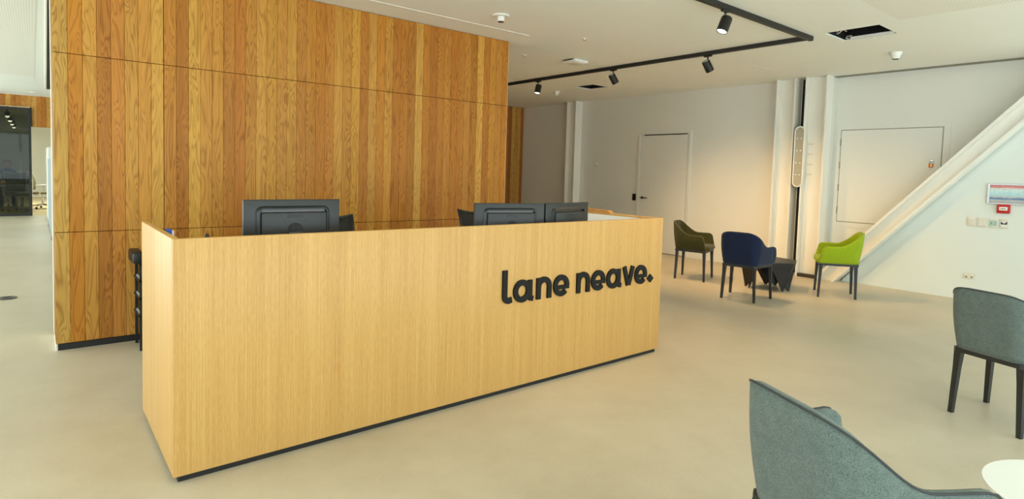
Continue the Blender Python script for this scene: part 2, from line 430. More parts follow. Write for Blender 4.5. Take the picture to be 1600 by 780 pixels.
# ------------------------------------------------------------------ structural steel columns and brace (I sections)
def isection(mb, p0, p1, d0, d1, x0, x1, tf, tw):
    """I section along p0->p1 in the y-z plane; depth between d0,d1 across; flanges run x0..x1; p in (y,z)"""
    ax = Vector((0, p1[0]-p0[0], p1[1]-p0[1])); L = ax.length; ax.normalize(); nr = Vector((0, ax.z, -ax.y))
    def bb(xa, xb, da, db, zmin=None):
        vs = []
        for x in (xa, xb):
            for s_, e in ((p0, 0), (p1, 1)):
                for d in (da, db):
                    q = Vector((x, s_[0], s_[1])) + nr*d
                    lim = 0.0 if not e else H-.001
                    if ax.z > 0 and abs(ax.y) > .01:      # trim ends to floor / ceiling
                        k = (lim-q.z)/ax.z; q = q + ax*k
                    vs.append(q)
        mb.add(vs, [(0,1,3,2), (4,6,7,5), (0,2,6,4), (1,5,7,3), (0,4,5,1), (2,3,7,6)])
    xm = (x0+x1)/2
    bb(x0, x1, d0, d0+tf); bb(x0, x1, d1-tf, d1); bb(xm-tw/2, xm+tw/2, d0+tf, d1-tf)
    return mb
def column(y0, y1, label, x0=8.405, x1=XR-.004):
    yc = (y0+y1)/2
    t = thing('steel_column', label, 'column', (0, 0, 0))
    isection(MB(), (yc, 0), (yc, H-.001), -(y1-y0)/2, (y1-y0)/2, x0, x1, .02, .012).obj('steel_section', 'steel', t)
    return t
c1 = column(1.315, 1.612, 'white steel column behind the black low table, left of the pair')
c2 = column(.862, 1.175, 'white steel column beside the diagonal brace, right of the pair')
c3 = column(5.92, 6.19, 'white steel column alone at the far end of the wall')
box('base_plate', 'nickel', 8.42, .885, 0, 8.49, 1.15, .05, c2)
for k, z in enumerate((1.98, 1.83, 1.68, 1.53)):
    MB().box(8.488, 1.06, z-.012, 8.5, 1.13, z+.012).obj('bolt_bracket', 'plate', c2)
# oval splice plate between the columns
box('gap_shade_strip', 'dark', XR-.012, 1.18, .02, XR-.004, 1.30, H-.01, c1)  # dark strip painting in the shade between the two columns
t = thing('link_plate', 'white oval ring plate with bolts bridging the two steel columns', 'plate', (8.402, 1.215, 1.79))
def oval(hw, hh, n=12):
    pts = []
    for i in range(n+1): a = PI*i/n; pts.append((hw*math.cos(a), hh-hw+hw*math.sin(a)))
    for i in range(n+1): a = PI+PI*i/n; pts.append((hw*math.cos(a), -(hh-hw)+hw*math.sin(a)))
    return pts
MB().prism(oval(.062, .43), -.006, 0, lambda u, v, d: (d, u, v)).obj('face_plate', 'shadegrey', t)  # grey colour carries the shade inside the ring
MB().tube([(-.009, u, v) for u, v in oval(.068, .445)], .0105, 8, True).obj('rim', 'steel', t, True)
for z in (.27, .09, -.09, -.27):
    for y in (-.028, .028):
        MB().lathe([(.011, 0), (.011, .012), (.006, .016)], 8, T((-.006, y, z)) @ RY(-PI/2)).obj('bolt', 'white', t)
# diagonal brace rising to the right
def px_on_x(u, v, x):
    d = Rm @ Vector(((u-800)/F, 1, -(v-CYP)/F)); return CAM + d*((x-CAM.x)/d.x)
a0, a1, b0, b1 = (px_on_x(u, v, 8.405) for u, v in ((1376, 344), (1600, 147), (1414.5, 344), (1600, 193)))
m0, m1 = (a0+b0)/2, (a1+b1)/2
uy, uz = (m1-m0).y, (m1-m0).z; L = math.hypot(uy, uz); uy /= L; uz /= L
dist = sum(abs((b.y-a.y)*uz - (b.z-a.z)*uy) for a, b in ((a0, b0), (a1, b1)))/2
pA = (m0.y - uy*m0.z/uz, 0); pB = (m0.y + uy*(H-m0.z)/uz, H)
t = thing('steel_brace', 'white diagonal steel brace rising to the right across the wall', 'brace', (0, 0, 0))
bo = isection(MB(), pA, pB, -dist/2, dist/2, 8.405, XR-.03, .03, .012).obj('steel_section', 'steel', t)
bm = bmesh.new(); bm.from_mesh(bo.data)          # foot is cut off square where it meets the column
bmesh.ops.bisect_plane(bm, geom=list(bm.verts)+list(bm.edges)+list(bm.faces), plane_co=(0, .855, 0), plane_no=(0, 1, 0), clear_outer=True)
bmesh.ops.holes_fill(bm, edges=[e for e in bm.edges if e.is_boundary]); bm.to_mesh(bo.data); bm.free()

# ------------------------------------------------------------------ door in the right wall
d1 = struct(box('door_1', 'wall', XR-.012, 3.275, .012, XR-.001, 4.31, 2.20))
mb = MB(); mb.box(XR-.02, 4.33, 0, XR-.001, 4.375, 2.262); mb.box(XR-.02, 3.21, 0, XR-.001, 3.255, 2.262); mb.box(XR-.02, 3.255, 2.222, XR-.001, 4.33, 2.262)
struct(mb.obj('trim_2', 'wall'))
box('gap', 'dark', XR-.004, 3.256, .0, XR-.0005, 4.329, .011, d1); box('closer_strip', 'nickel', XR-.02, 3.3, 2.203, XR-.002, 4.24, 2.219, d1)
h = MB().lathe([(.026, 0), (.026, .01), (.012, .012), (.012, .045)], 12, T((XR-.012, 4.24, 1.02)) @ RY(-PI/2)).obj('door_handle', 'nickel', d1, True)
MB().bevbox(XR-.066, 4.10, 1.01, XR-.05, 4.25, 1.03, .004).obj('lever', 'nickel', h, True)
tag(box('card_reader', 'black', XR-.022, 4.40, .955, XR-.001, 4.475, 1.085, b=.006), 'small black card reader on the wall left of the door handle', 'card reader')
t = thing('wall_switch', 'small white wall plate alone between far column and door', 'switch', (XR-.001, 5.46, 1.66))
MB().bevbox(-.012, -.04, -.06, 0, .04, .06, .004).obj('faceplate', 'plate', t, True); MB().bevbox(-.018, -.012, -.02, -.011, .012, .02, .002).obj('rocker', 'white', t, True)

# ------------------------------------------------------------------ hatch
from_px = px_on_x
XH_ = XR+RC-.001
hA, hB, hC = from_px(1315.5, 204.5, XH_), from_px(1474, 199, XH_), from_px(1308.5, 345, XH_)
hy0, hy1, hz0, hz1 = hB.y, (hA.y+hC.y)/2, hC.z, (hA.z+hB.z)/2
t = thing('wall_hatch', 'large square white access hatch above the brace with brass padlock', 'hatch', (XH_, 0, 0))
box('panel', 'wall', -.014, hy0, hz0, 0, hy1, hz1, t)
mb = MB(); mb.box(-.008, hy1+.012, hz0-.08, 0, hy1+.065, hz1+.07); mb.box(-.008, hy0-.09, hz0-.08, 0, hy0-.012, hz1+.07)
mb.box(-.008, hy0-.012, hz1+.012, 0, hy1+.012, hz1+.07); mb.box(-.008, hy0-.012, hz0-.08, 0, hy1+.012, hz0-.012); mb.obj('frame', 'wall', t)
mb = MB(); mb.box(-.003, hy1, hz0-.012, 0, hy1+.012, hz1+.012); mb.box(-.003, hy0-.012, hz0-.012, 0, hy0, hz1+.012); mb.box(-.003, hy0, hz1, 0, hy1, hz1+.012); mb.box(-.003, hy0, hz0-.012, 0, hy1, hz0); mb.obj('shadow_gap', 'gapgrey', t)
for k in (.87, .62, .37, .12): MB().lathe([(.009, -.05), (.009, .05)], 8, T((-.016, hy1+.006, hz0+(hz1-hz0)*k))).obj('hinge', 'gapgrey', t, True)
pk = from_px(1456, 256, XH_)
MB().bevbox(-.022, pk.y-.02, pk.z-.01, -.012, pk.y+.02, pk.z+.055, .003).obj('hasp', 'silver', t)
tag(MB().bevbox(-.012, -.022, -.05, .012, .022, 0, .005).obj('padlock', 'brass', None, True, loc=(XH_-.038, pk.y, pk.z)), 'small brass padlock hanging on the hatch hasp', 'padlock')
MB().tube([(0, .014*math.cos(a), .028*math.sin(a)) for a in [PI*i/8 for i in range(9)]], .004, 6).obj('shackle', 'silver', bpy.data.objects['padlock'], True)

# ------------------------------------------------------------------ sign, call point, switches, socket
t = thing('framed_plan', 'silver framed printed floor plan with red header on the right wall', 'sign', (XR-.001, -1.19, 1.345))
mb = MB()
for (y0, z0, y1, z1) in ((-.2, -.125, -.18, .125), (.155, -.125, .18, .125), (-.18, -.125, .155, -.107), (-.18, .107, .155, .125)): mb.bevbox(-.02, y0, z0, 0, y1, z1, .003, 1)
mb.obj('frame', 'silver', t); box('printed_sheet', 'plan', -.006, -.18, -.107, -.001, .155, .107, t)
t = thing('fire_call_point', 'red fire alarm call point just below the framed plan', 'call point', (XR-.001, -1.18, 1.168))
MB().bevbox(-.04, -.062, -.055, 0, .062, .055, .008).obj('housing', 'red', t, True)
MB().bevbox(-.044, -.04, -.02, -.036, .04, .022, .003).obj('press_panel', 'white', t, True)
box('print_strip', 'nickel', -.0455, -.025, -.004, -.0435, .025, .004, t)
def swp(y, z, wd, ht, label, kind):
    t = thing('wall_switch', label, 'switch', (XR-.001, y, z), 0)
    MB().bevbox(-.012, -wd/2, -ht/2, 0, wd/2, ht/2, .004).obj('faceplate', 'plate', t, True)
    if kind == 0: MB().bevbox(-.016, -.018, .03, -.011, .018, .046, .002).obj('rocker', 'white', t)
    if kind == 1: MB().bevbox(-.015, -wd/2+.012, -ht/2+.012, -.011, wd/2-.012, ht/2-.012, .003).obj('cover', 'plate', t)
    if kind == 2:
        s_ = box('label_panel', 'teal', -.0135, -.03, -.028, -.0115, .03, .03, t)
        for k, z_ in enumerate((-.016, .002, .018)): box('print_strip', 'white', -.0145, -.022, z_-.003, -.0132, .022-.01*(k % 2), z_+.003, s_)
    if kind == 3:
        s_ = box('label_panel', 'paper', -.0135, -.03, -.032, -.0115, .03, .03, t)
        MB().prism([(-.03, .026), (0, .004), (.03, .026), (.03, -.006), (-.03, -.006)], -.0148, -.0132, lambda u, v, d: (d, u, v)).obj('arrow_print', 'navyp', s_)
        box('red_mark', 'red', -.0148, -.03, .02, -.0133, -.02, .03, s_)
swp(-.875, .988, .084, .115, 'first of four wall plates under the call point, with a small rocker', 0)
swp(-.978, .988, .084, .115, 'second of four wall plates under the call point, blank cover', 1)
swp(-1.09, .985, .084, .115, 'third of four wall plates under the call point, with green label', 2)
swp(-1.193, .985, .084, .115, 'rightmost of four wall plates, with dark blue arrow label', 3)
t = thing('power_socket', 'white double power socket low on the right wall', 'socket', (XR-.001, -.89, .308))
MB().bevbox(-.012, -.062, -.037, 0, .062, .037, .004).obj('faceplate', 'plate', t, True)
for y in (-.028, .028):
    MB().bevbox(-.015, y-.009, .012, -.011, y+.009, .026, .002).obj('rocker', 'white', t); MB().bevbox(-.0135, y-.012, -.024, -.0115, y+.012, -.004, .001, 1).obj('outlet', 'gapgrey', t)

# ------------------------------------------------------------------ reception desk
DW, DD, DH = 3.498, .934, 1.10
t = thing('reception_desk', 'long pale oak veneer reception desk with black recessed plinth', 'desk', (0, 0, 0))
desk = t
box('front_panel', 'veneer', 0.0005, 0, .028, DW-.0005, .03, DH, t, b=.0015)
box('side_panel', 'veneer', 0, .0305, .028, .03, DD, DH, t, b=.0015)
box('side_panel', 'veneer', DW-.04, .0305, .028, DW, DD, DH, t, b=.0015)
box('side_lining', 'white', DW-.048, .032, .73, DW-.041, DD-.01, DH-.018, t)
box('worktop', 'white', .031, .031, .70, DW-.05, .80, .73, t)
MB().prism([(.52, 0), (.93, 0), (.93, .03), (.56, .022)], 3.452, 3.495, lambda u, v, d: (d, u, DH+v)).obj('raised_ledge', 'veneer_dark', t)
box('plinth', 'black', .02, .010, 0, DW-.03, DD-.03, .0275, t)
for x in (.06, 1.2, 2.35):
    p = box('pedestal', 'white', x+.1, .2, .03, x+.52, .78, .698, t)
    for k in range(3):
        q = box('drawer_front', 'plate', x+.103, .781, .06+k*.21, x+.517, .795, .255+k*.21, p)

# ---- raised lettering on the desk front
def ribbon(mb, pts, wd, y0, y1, closed=False):
    pts = [Vector(p) for p in pts]; N = len(pts); Lp = []; Rp = []
    for k in range(N):
        a = pts[(k-1) % N] if (closed or k > 0) else None; b = pts[(k+1) % N] if (closed or k < N-1) else None
        d1 = (pts[k]-a).normalized() if a is not None else None; d2 = (b-pts[k]).normalized() if b is not None else None
        d1 = d1 or d2; d2 = d2 or d1
        n1 = Vector((-d1.y, d1.x)); n2 = Vector((-d2.y, d2.x)); m = (n1+n2).normalized(); k_ = 1/max(.5, m.dot(n1))
        Lp.append(pts[k]+m*wd/2*k_); Rp.append(pts[k]-m*wd/2*k_)
    vs = [(p.x, y0, p.y) for p in Lp] + [(p.x, y0, p.y) for p in Rp] + [(p.x, y1, p.y) for p in Lp] + [(p.x, y1, p.y) for p in Rp]
    fs = []
    for k in range(N if closed else N-1):
        j = (k+1) % N
        fs += [(k, j, N+j, N+k), (2*N+k, 3*N+k, 3*N+j, 2*N+j), (k, 2*N+k, 2*N+j, j), (N+k, N+j, 3*N+j, 3*N+k)]
    if not closed: fs += [(0, N, 3*N, 2*N), (N-1, 3*N-1, 4*N-1, 2*N-1)]
    mb.add(vs, fs)
def arc(cx, cy, rx, ry, a0, a1, n=14): return [(cx+rx*math.cos(math.radians(a0+(a1-a0)*i/n)), cy+ry*math.sin(math.radians(a0+(a1-a0)*i/n))) for i in range(n+1)]
t = thing('desk_lettering', 'black raised lowercase letters spelling two words with diamond dot on desk front', 'lettering', (0, 0, 0))
BL, XH, SW = .588, .149, .0375
def letter(strokes):
    mb = MB()
    for k, (pts, cl, wd) in enumerate(strokes): ribbon(mb, pts, wd, -.0135-.0003*k, -.0002, cl)
    return mb.obj('letter', 'sign', t)
def Lx(ch, x, wd):
    h = SW/2; b = BL; top = BL+XH
    if ch == 'l':
        return letter([([(x+h, b+.22), (x+h+.001, b+.055)] + arc(x+h+.031, b+.053, .030, .033, 180, 290, 8)[1:] + [(x+.078, b+.026)], False, SW)])
    if ch == 'a':
        xs_ = x+wd-.02-h
        return letter([(arc(x+.074, b+XH/2-.002, .074-h, XH/2-h+.001, 0, 345, 24)[:-1] + [], True, SW),
                       ([(xs_, top-.008), (xs_, b+.034), (xs_+.008, b+.018), (xs_+.028, b+.014)], False, SW*.95)])
    if ch == 'n':
        xr = x+wd-h
        return letter([([(x+h, b+.001), (x+h, top-.004)], False, SW), ([(x+h, b+.08)] + arc((x+h+xr)/2, b+.082, (xr-x-h)/2, XH-.082-h+.002, 180, 0, 12) + [(xr, b+.001)], False, SW)])
    if ch == 'e':
        cx = x+wd/2; rx = wd/2-h; ry = XH/2-h+.001; cy = b+XH/2
        return letter([(arc(cx, cy, rx, ry, -4, 318, 26), False, SW), ([(x+h, cy-.012), (cx+rx+h*.93, cy-.012)], False, SW*.72)])
    if ch == 'v':
        m = x+wd*.515
        return letter([([(x+.026, top+.001), (m-.004, b+.006)], False, SW), ([(x+wd-.026, top+.001), (m+.004, b+.006)], False, SW), ])
for ch, x0, x1 in (('l', 1.84, 1.921), ('a', 1.931, 2.112), ('n', 2.131, 2.266), ('e', 2.285, 2.435), ('n', 2.512, 2.646), ('e', 2.662, 2.810),
                   ('a', 2.826, 3.003), ('v', 3.0, 3.153), ('e', 3.152, 3.300)): Lx(ch, x0, x1-x0)
MB().prism([(3.308, .621), (3.346, .588), (3.384, .621), (3.346, .655)], -.0135, -.0002, lambda u, v, d: (u, d, v)).obj('diamond_dot', 'sign', t)

# ------------------------------------------------------------------ monitors (backs towards us)
def make_monitor(label, loc, rz):
    t = thing('monitor', label, 'monitor', loc, rz, 'monitors on the reception desk')
    # local: screen faces +y; origin on worktop; housing z .17..0.51
    W2, z0, z1 = .268, .17, .50
    MB().bevbox(-W2, -.012, z0, W2, .012, z1, .006).obj('housing', 'monitor', t, True)
    box('screen', 'screen', -W2+.012, .0122, z0+.02, W2-.012, .0135, z1-.012, t)
    # dished slope up to raised rear bulge: ring of the bulge wall
    def rr(hw, za, zb, r, y, n=5):
        pts = []
        for (cx, cz, a0) in ((hw-r, zb-r, 0), (-hw+r, zb-r, 90), (-hw+r, za+r, 180), (hw-r, za+r, 270)):
            for i in range(n): a = math.radians(a0+90*i/(n-1)); pts.append((cx+r*math.cos(a), y, cz+r*math.sin(a)))
        return pts
    mb = MB(); r1 = rr(.207, z0+.03, z1-.033, .035, -.010); r2 = rr(.193, z0+.04, z1-.046, .026, -.032); r3 = rr(.185, z0+.05, z1-.052, .018, -.032); r4 = rr(.185, z0+.05, z1-.052, .018, -.016)
    n = len(r1); vs = r1+r2+r3+r4; fs = []
    for k in range(3): fs += [(k*n+i, k*n+(i+1) % n, (k+1)*n+(i+1) % n, (k+1)*n+i) for i in range(n)]
    fs += [tuple(range(3*n, 4*n)), tuple(reversed(range(n)))]
    mb.add(vs, fs); mb.obj('vent_surround', 'monitor', t, True)
    MB().bevbox(-.181, -.041, z0+.055, .181, -.015, z1-.068, .008).obj('rear_cover', 'monitor', t, True)
    box('vent_strip', 'gloss', -.172, -.0175, z1-.0675, .172, -.0155, z1-.054, t)
    MB().bevbox(-.043, -.0425, z1-.096, .043, -.040, z1-.083, .001).obj('lock_slot', 'monitord', t)
    for x in (-.055, .055): MB().lathe([(.004, 0), (.004, .0015)], 8, T((x, -.0405, z1-.113)) @ RX(PI/2)).obj('screw', 'monitord', t)
    # round maker's mark
    mk = MB().lathe([(.042, 0), (.042, .0015)], 28, T((0, -.0405, z1-.166)) @ RX(PI/2)).obj('emblem', 'emblem', t)
    mb = MB(); zc = z1-.166; sl = .22
    def sx(u, v): return (u+v*sl, zc+v)
    def rb(pts, wd=.0075): 
        m2 = MB(); ribbon(m2, [sx(u, v) for u, v in pts], wd, -.0432, -.0418); mb.add(m2.v, m2.f)
    rb([(-.018, -.022), (-.018, .036)]); rb([(-.018, .010), (-.006, .012), (-.004, .006), (-.004, -.022)])
    rb([(.009, -.036), (.009, .012)]); rb([(.009, .010), (.021, .012), (.023, .006), (.023, -.016), (.019, -.021), (.009, -.020)])
    mb.obj('emblem_letters', 'monitor', mk)
    MB().bevbox(-.04, -.055, .012, .04, -.03, .33, .006).obj('stand_neck', 'monitord', t, True)
    MB().bevbox(-.12, -.11, 0, .12, .09, .014, .005).obj('stand_base', 'monitord', t, True)
    return t
ZW = .7305
mon = make_monitor('charcoal monitor back standing alone at the left end of the desk', (.672, .45, ZW), math.radians(-1))
mon.scale = (1, 1, 1.03)
m2 = dup(mon, (2.125, .292, ZW), math.radians(-15), 'left screen of the pair of monitors at the desk right half'); m2.scale = (1, 1, .975)
m3 = dup(mon, (2.655, .262, ZW), math.radians(9), 'right screen of the pair of monitors at the desk right half'); m3.scale = (1, 1, .975)

# ---- small things just showing over the desk edge
t = thing('folder_stand', 'blue card and white paper standing inside the desk left end', 'folders', (.075, .45, ZW))
box('holder', 'black', -.035, -.05, 0, .05, .05, .08, t); box('blue_folder', 'blue', -.030, -.03, .01, -.010, .03, .370, t); box('white_sheet', 'paper', -.009, -.03, .01, .000, .03, .362, t)
t = thing('desk_device', 'tiny black device top showing over desk front left of the first monitor', 'device', (.198, .3, ZW))
MB().lathe([(.04, 0), (.04, .012), (.008, .02), (.008, .29), (.012, .30), (.013, .335), (.010, .350), (.004, .356)], 14).obj('stand', 'black', t, True)
MB().bevbox(-.004, -.010, .315, .022, .010, .340, .005).obj('head', 'black', t, True)

# ------------------------------------------------------------------ task chairs
def make_task_chair(name, label, loc, rz, mats, group, armz=.68):
    backm, framem, seatm = mats
    t = thing(name, label, 'chair', loc, rz, group)           # faces -y (towards the desk)
    # curved flexible back
    rows, cols = 9, 9; vs = []; fs = []
    for r in range(rows):
        v = r/(rows-1)
        for c in range(cols):
            u = -1+2*c/(cols-1)
            wd = .200+.020*math.sin(v*PI)+.045*v**5
            z = .52 + v*.50 + (.035*abs(u)**2.2*v**3)
            y = .20 + .06*v - .05*(1-u*u)*-.6 + (.055*v**6) - .04*math.sin(v*PI)
            vs.append((u*wd, y, z))
    for r in range(rows-1):
        for c in range(cols-1): fs.append((r*cols+c, r*cols+c+1, (r+1)*cols+c+1, (r+1)*cols+c))
    b = MB().add(vs, fs).obj('backrest', backm, t, True)
    md = b.modifiers.new('s', 'SOLIDIFY'); md.thickness = .018; md.offset = 0
    rim = [vs[c] for c in range(cols)] + [vs[r*cols+cols-1] for r in range(1, rows)] + [vs[(rows-1)*cols+c] for c in range(cols-2, -1, -1)] + [vs[r*cols] for r in range(rows-2, 0, -1)]
    MB().tube(rim, .013, 8, True).obj('back_frame', framem, b, True)
    MB().tube([(0, .25, .62), (0, .26, .45), (0, .12, .37)], .022, 8).obj('back_support', framem, t, True)
    MB().bevbox(-.24, -.27, .42, .24, .19, .48, .025, 3).obj('seat', seatm, t, True)
    for s_ in (-1, 1):
        a = MB().tube([(s_*.2, .0, .40), (s_*.27, .02, .42), (s_*.275, .03, armz-.03)], .016, 8).obj('arm', framem, t, True)
        MB().bevbox(s_*.275-.04, -.14, armz-.03, s_*.275+.04, .12, armz, .012).obj('arm_pad', framem if framem == 'black' else 'white', a, True)
    MB().lathe([(.03, .09), (.03, .25), (.02, .251), (.02, .40), (.10, .41), (.10, .425)], 12).obj('gas_column', framem if framem == 'black' else 'chrome', t, True)
    for k in range(5):
        a = 2*PI*k/5+.3; ca, sa = math.cos(a), math.sin(a)
        l = MB().tube([(.02*ca, .02*sa, .12), (.29*ca, .29*sa, .075)], [.024, .014], 8).obj('base_leg', framem if framem == 'black' else 'chrome', t, True)
        MB().lathe([(.028, -.022), (.03, -.015), (.03, .015), (.028, .022)], 12, T((.30*ca, .30*sa, .0305)) @ RZ(a) @ RX(PI/2)).obj('castor', 'black', l, True)
    return t
tc = make_task_chair('task_chair', 'black office chair behind the left monitor, top corner showing', (1.262, 1.22, 0), 0, ('mesh', 'black', 'mesh'), 'task chairs behind the desk')
dup(tc, (2.80, 1.42, 0), -.45, 'black office chair behind the pair of monitors, top edge showing')

# ---- literature rack half hidden behind the left end of the desk
t = thing('literature_rack', 'black rack of slanted trays against timber wall, half hidden by desk', 'rack', (.285, 2.38, 0))
for x in (-.13, .14):
    for y in (-.13, .12):
        MB().box(x-.01, y-.01, 0, x+.01, y+.01, .70 if x < 0 else .72).obj('post', 'black', t)
for k in range(4):
    z = .16+k*.135
    m_ = T((-.015, 0, z)) @ RY(math.radians(38))
    tr = MB().box(-.17, -.14, 0, .15, .14, .012, m_).obj('tray', 'black', t)
    MB().box(-.165, -.135, .013, .10, .13, .028, m_).obj('papers', 'bluegrey', tr)
MB().bevbox(-.165, -.15, .665, -.09, .13, .755, .02, 3, T((-.02, 0, 0))).obj('top_handle', 'black', t, True)

# ------------------------------------------------------------------ shell armchairs
def upath(hr, hf, yr, yf, r, ns=13, na=9, nb=7):
    # from front-left down the left arm, round the back, to front-right
    L_ = []
    for i in range(ns): f = i/(ns-1); L_.append((-(hf+(hr-hf)*f), yf+(yr+r-yf)*f))
    for i in range(1, na): a = PI+PI/2*i/(na-1); L_.append((-hr+r+r*math.cos(a), yr+r+r*math.sin(a)))
    for i in range(1, nb): f = i/(nb-1); L_.append((-(hr-r)+2*(hr-r)*f, yr))
    half = L_[:ns+na-1]
    return L_ + [(-x, y) for x, y in reversed(half)][1:]
def smooth(a, b, x): x = max(0, min(1, (x-a)/(b-a))); return x*x*(3-2*x)
def make_armchair(label, fab, loc, rz, piping=False):
    t = thing('armchair', label, 'chair', loc, rz, 'upholstered shell armchairs in the lounge')
    bot = upath(.205, .268, -.228, .222, .08); top = upath(.2446, .2909, -.2788, .1808, .1439)
    n = len(bot); m = 12; vs = []; fs = []; rim = []
    for k in range(n):
        b, p = bot[k], top[k]
        e = min(k, n-1-k)
        # arm height rises to the tall back
        yy = p[1]; h = .640 + (.8332-.640)*(1-smooth(-.3493, -.0092, yy))
        if e == 0: h -= .030
        if e == 1: h -= .006
        dx, dy = p[0]-b[0], p[1]-b[1]; bl = math.hypot(dx, dy) or 1
        for j in range(m):
            v = j/(m-1); bulge = .020*math.sin(PI*v)
            x = b[0]+dx*v; y = b[1]+dy*v
            s_ = 1 if e > 3 else .6
            x += (b[0]/.235)*bulge*s_*.7; y += (-1 if e > 16 else 0)*bulge*.3
            vs.append((x, y, .425+(h-.425)*v))
        rim.append(Vector(vs[-1]))
    for k in range(n-1):
        for j in range(m-1): fs.append((k*m+j, (k+1)*m+j, (k+1)*m+j+1, k*m+j+1))
    sh = MB().add(vs, fs).obj('shell', fab, t, True)
    md = sh.modifiers.new('s', 'SOLIDIFY'); md.thickness = .026; md.offset = -1; md.use_quality_normals = True
    if piping:
        MB().tube([r_+Vector((0, 0, .001)) for r_ in rim], .0035, 6).obj('piping', 'piping', sh, True)
    sp = upath(.168, .232, -.185, .225, .09, 8, 6, 5) + [(.20, .243), (.12, .25), (0, .252), (-.12, .25), (-.20, .243)]
    ns_ = len(sp); vs = []; fs = []
    for z, k in ((.426, .95), (.436, .99), (.452, 1.0), (.470, .985), (.481, .95), (.487, .88)): vs += [(x*k, (y-.03)*k+.03, z) for x, y in sp]
    for k in range(5): fs += [(k*ns_+i, k*ns_+(i+1) % ns_, (k+1)*ns_+(i+1) % ns_, (k+1)*ns_+i) for i in range(ns_)]
    fs += [tuple(reversed(range(ns_))), tuple(range(5*ns_, 6*ns_))]
    MB().add(vs, fs).obj('seat', fab, t, True)
    base = [(-.178, -.224), (.178, -.224), (.2, -.205), (.255, .19), (.245, .215), (-.245, .215), (-.255, .19), (-.2, -.205)]
    MB().prism(base, .398, .425, lambda u, v, d: (u, v, d)).obj('base_frame', 'leg', t)
    for sx in (-1, 1):
        for (tx, ty, fx, fy) in ((.228, .192, .245, .207), (.173, -.194, .192, -.205)):
            vs = []
            for (cx, cy, z, a) in ((sx*fx, fy, 0, .0125), (sx*(tx+(fx-tx)*.25), ty+(fy-ty)*.25, .30, .0165), (sx*tx, ty, .40, .020)):
                vs += [(cx-a, cy-a, z), (cx+a, cy-a, z), (cx+a, cy+a, z), (cx-a, cy+a, z)]
            fs = [(3,2,1,0), (8,9,10,11)]
            for k in range(2): fs += [(k*4+i, k*4+(i+1) % 4, k*4+4+(i+1) % 4, k*4+4+i) for i in range(4)]
            MB().add(vs, fs).obj('leg', 'leg', t)
    return t
def face(dx, dy): return math.atan2(-dx, dy)
make_armchair('dark olive green armchair nearest the door, beside the black table', 'olive', (6.817, 1.880, 0), -2.80)
make_armchair('navy blue armchair seen from behind in front of black table', 'navy', (6.168, .743, 0), -1.408)
make_armchair('lime green armchair beside the foot of the diagonal brace', 'green', (7.388, .2, 0), .49)
make_armchair('grey armchair with black legs at the right edge, back turned', 'grey', (4.148, -2.114, 0), -1.93, True)
make_armchair('grey armchair in the near foreground cut off by the bottom edge', 'grey', (1.4487, -2.2409, 0), -2.014, True)

# ------------------------------------------------------------------ tables
t = thing('prism_table', 'low black hexagonal side table with folded metal legs between armchairs', 'table', (7.085, .92, 0))
R6 = .37; hexp = [(R6*math.cos(math.radians(a)), R6*math.sin(math.radians(a))) for a in (20, 80, 140, 200, 260, 320)]
MB().prism(hexp, .372, .380, lambda u, v, d: (u, v, d)).obj('table_top', 'black', t)
for k in (0, 2, 4):
    A, B_, C_ = (Vector((*hexp[(k+j) % 6], .372)) for j in (-1, 0, 1)); A = (A+B_)/2*.35+A*.65; 
    d = Vector((B_.x, B_.y, 0)).normalized(); sd = Vector((-d.y, d.x, 0))
    Fp = d*.245+Vector((0, 0, .05)); t1 = d*.27-sd*.06; t2 = d*.27+sd*.06
    C_ = (Vector((*hexp[(k+1) % 6], .372))+B_)/2*.35+C_*.65
    mb = MB(); mb.add([A, B_, Fp, t1-sd*.012, t1+sd*.012], [(0, 1, 2, 4, 3)]); mb.add([B_, C_, t2+sd*.012, t2-sd*.012, Fp], [(0, 1, 2, 3, 4)])
    o = mb.obj('leg', 'black', t); md = o.modifiers.new('s', 'SOLIDIFY'); md.thickness = .005; md.offset = 0
t = thing('coffee_table', 'low round white table in front of the nearest grey armchair', 'table', (2.245, -2.672, 0))
MB().lathe([(.27, .378), (.286, .384), (.29, .392), (.286, .40)], 64).obj('table_top', 'tabletop', t, True)
MB().lathe([(.022, .012), (.022, .379)], 16).obj('stem', 'white', t, True); MB().lathe([(.19, 0), (.19, .006), (.03, .014)], 40).obj('base', 'white', t, True)

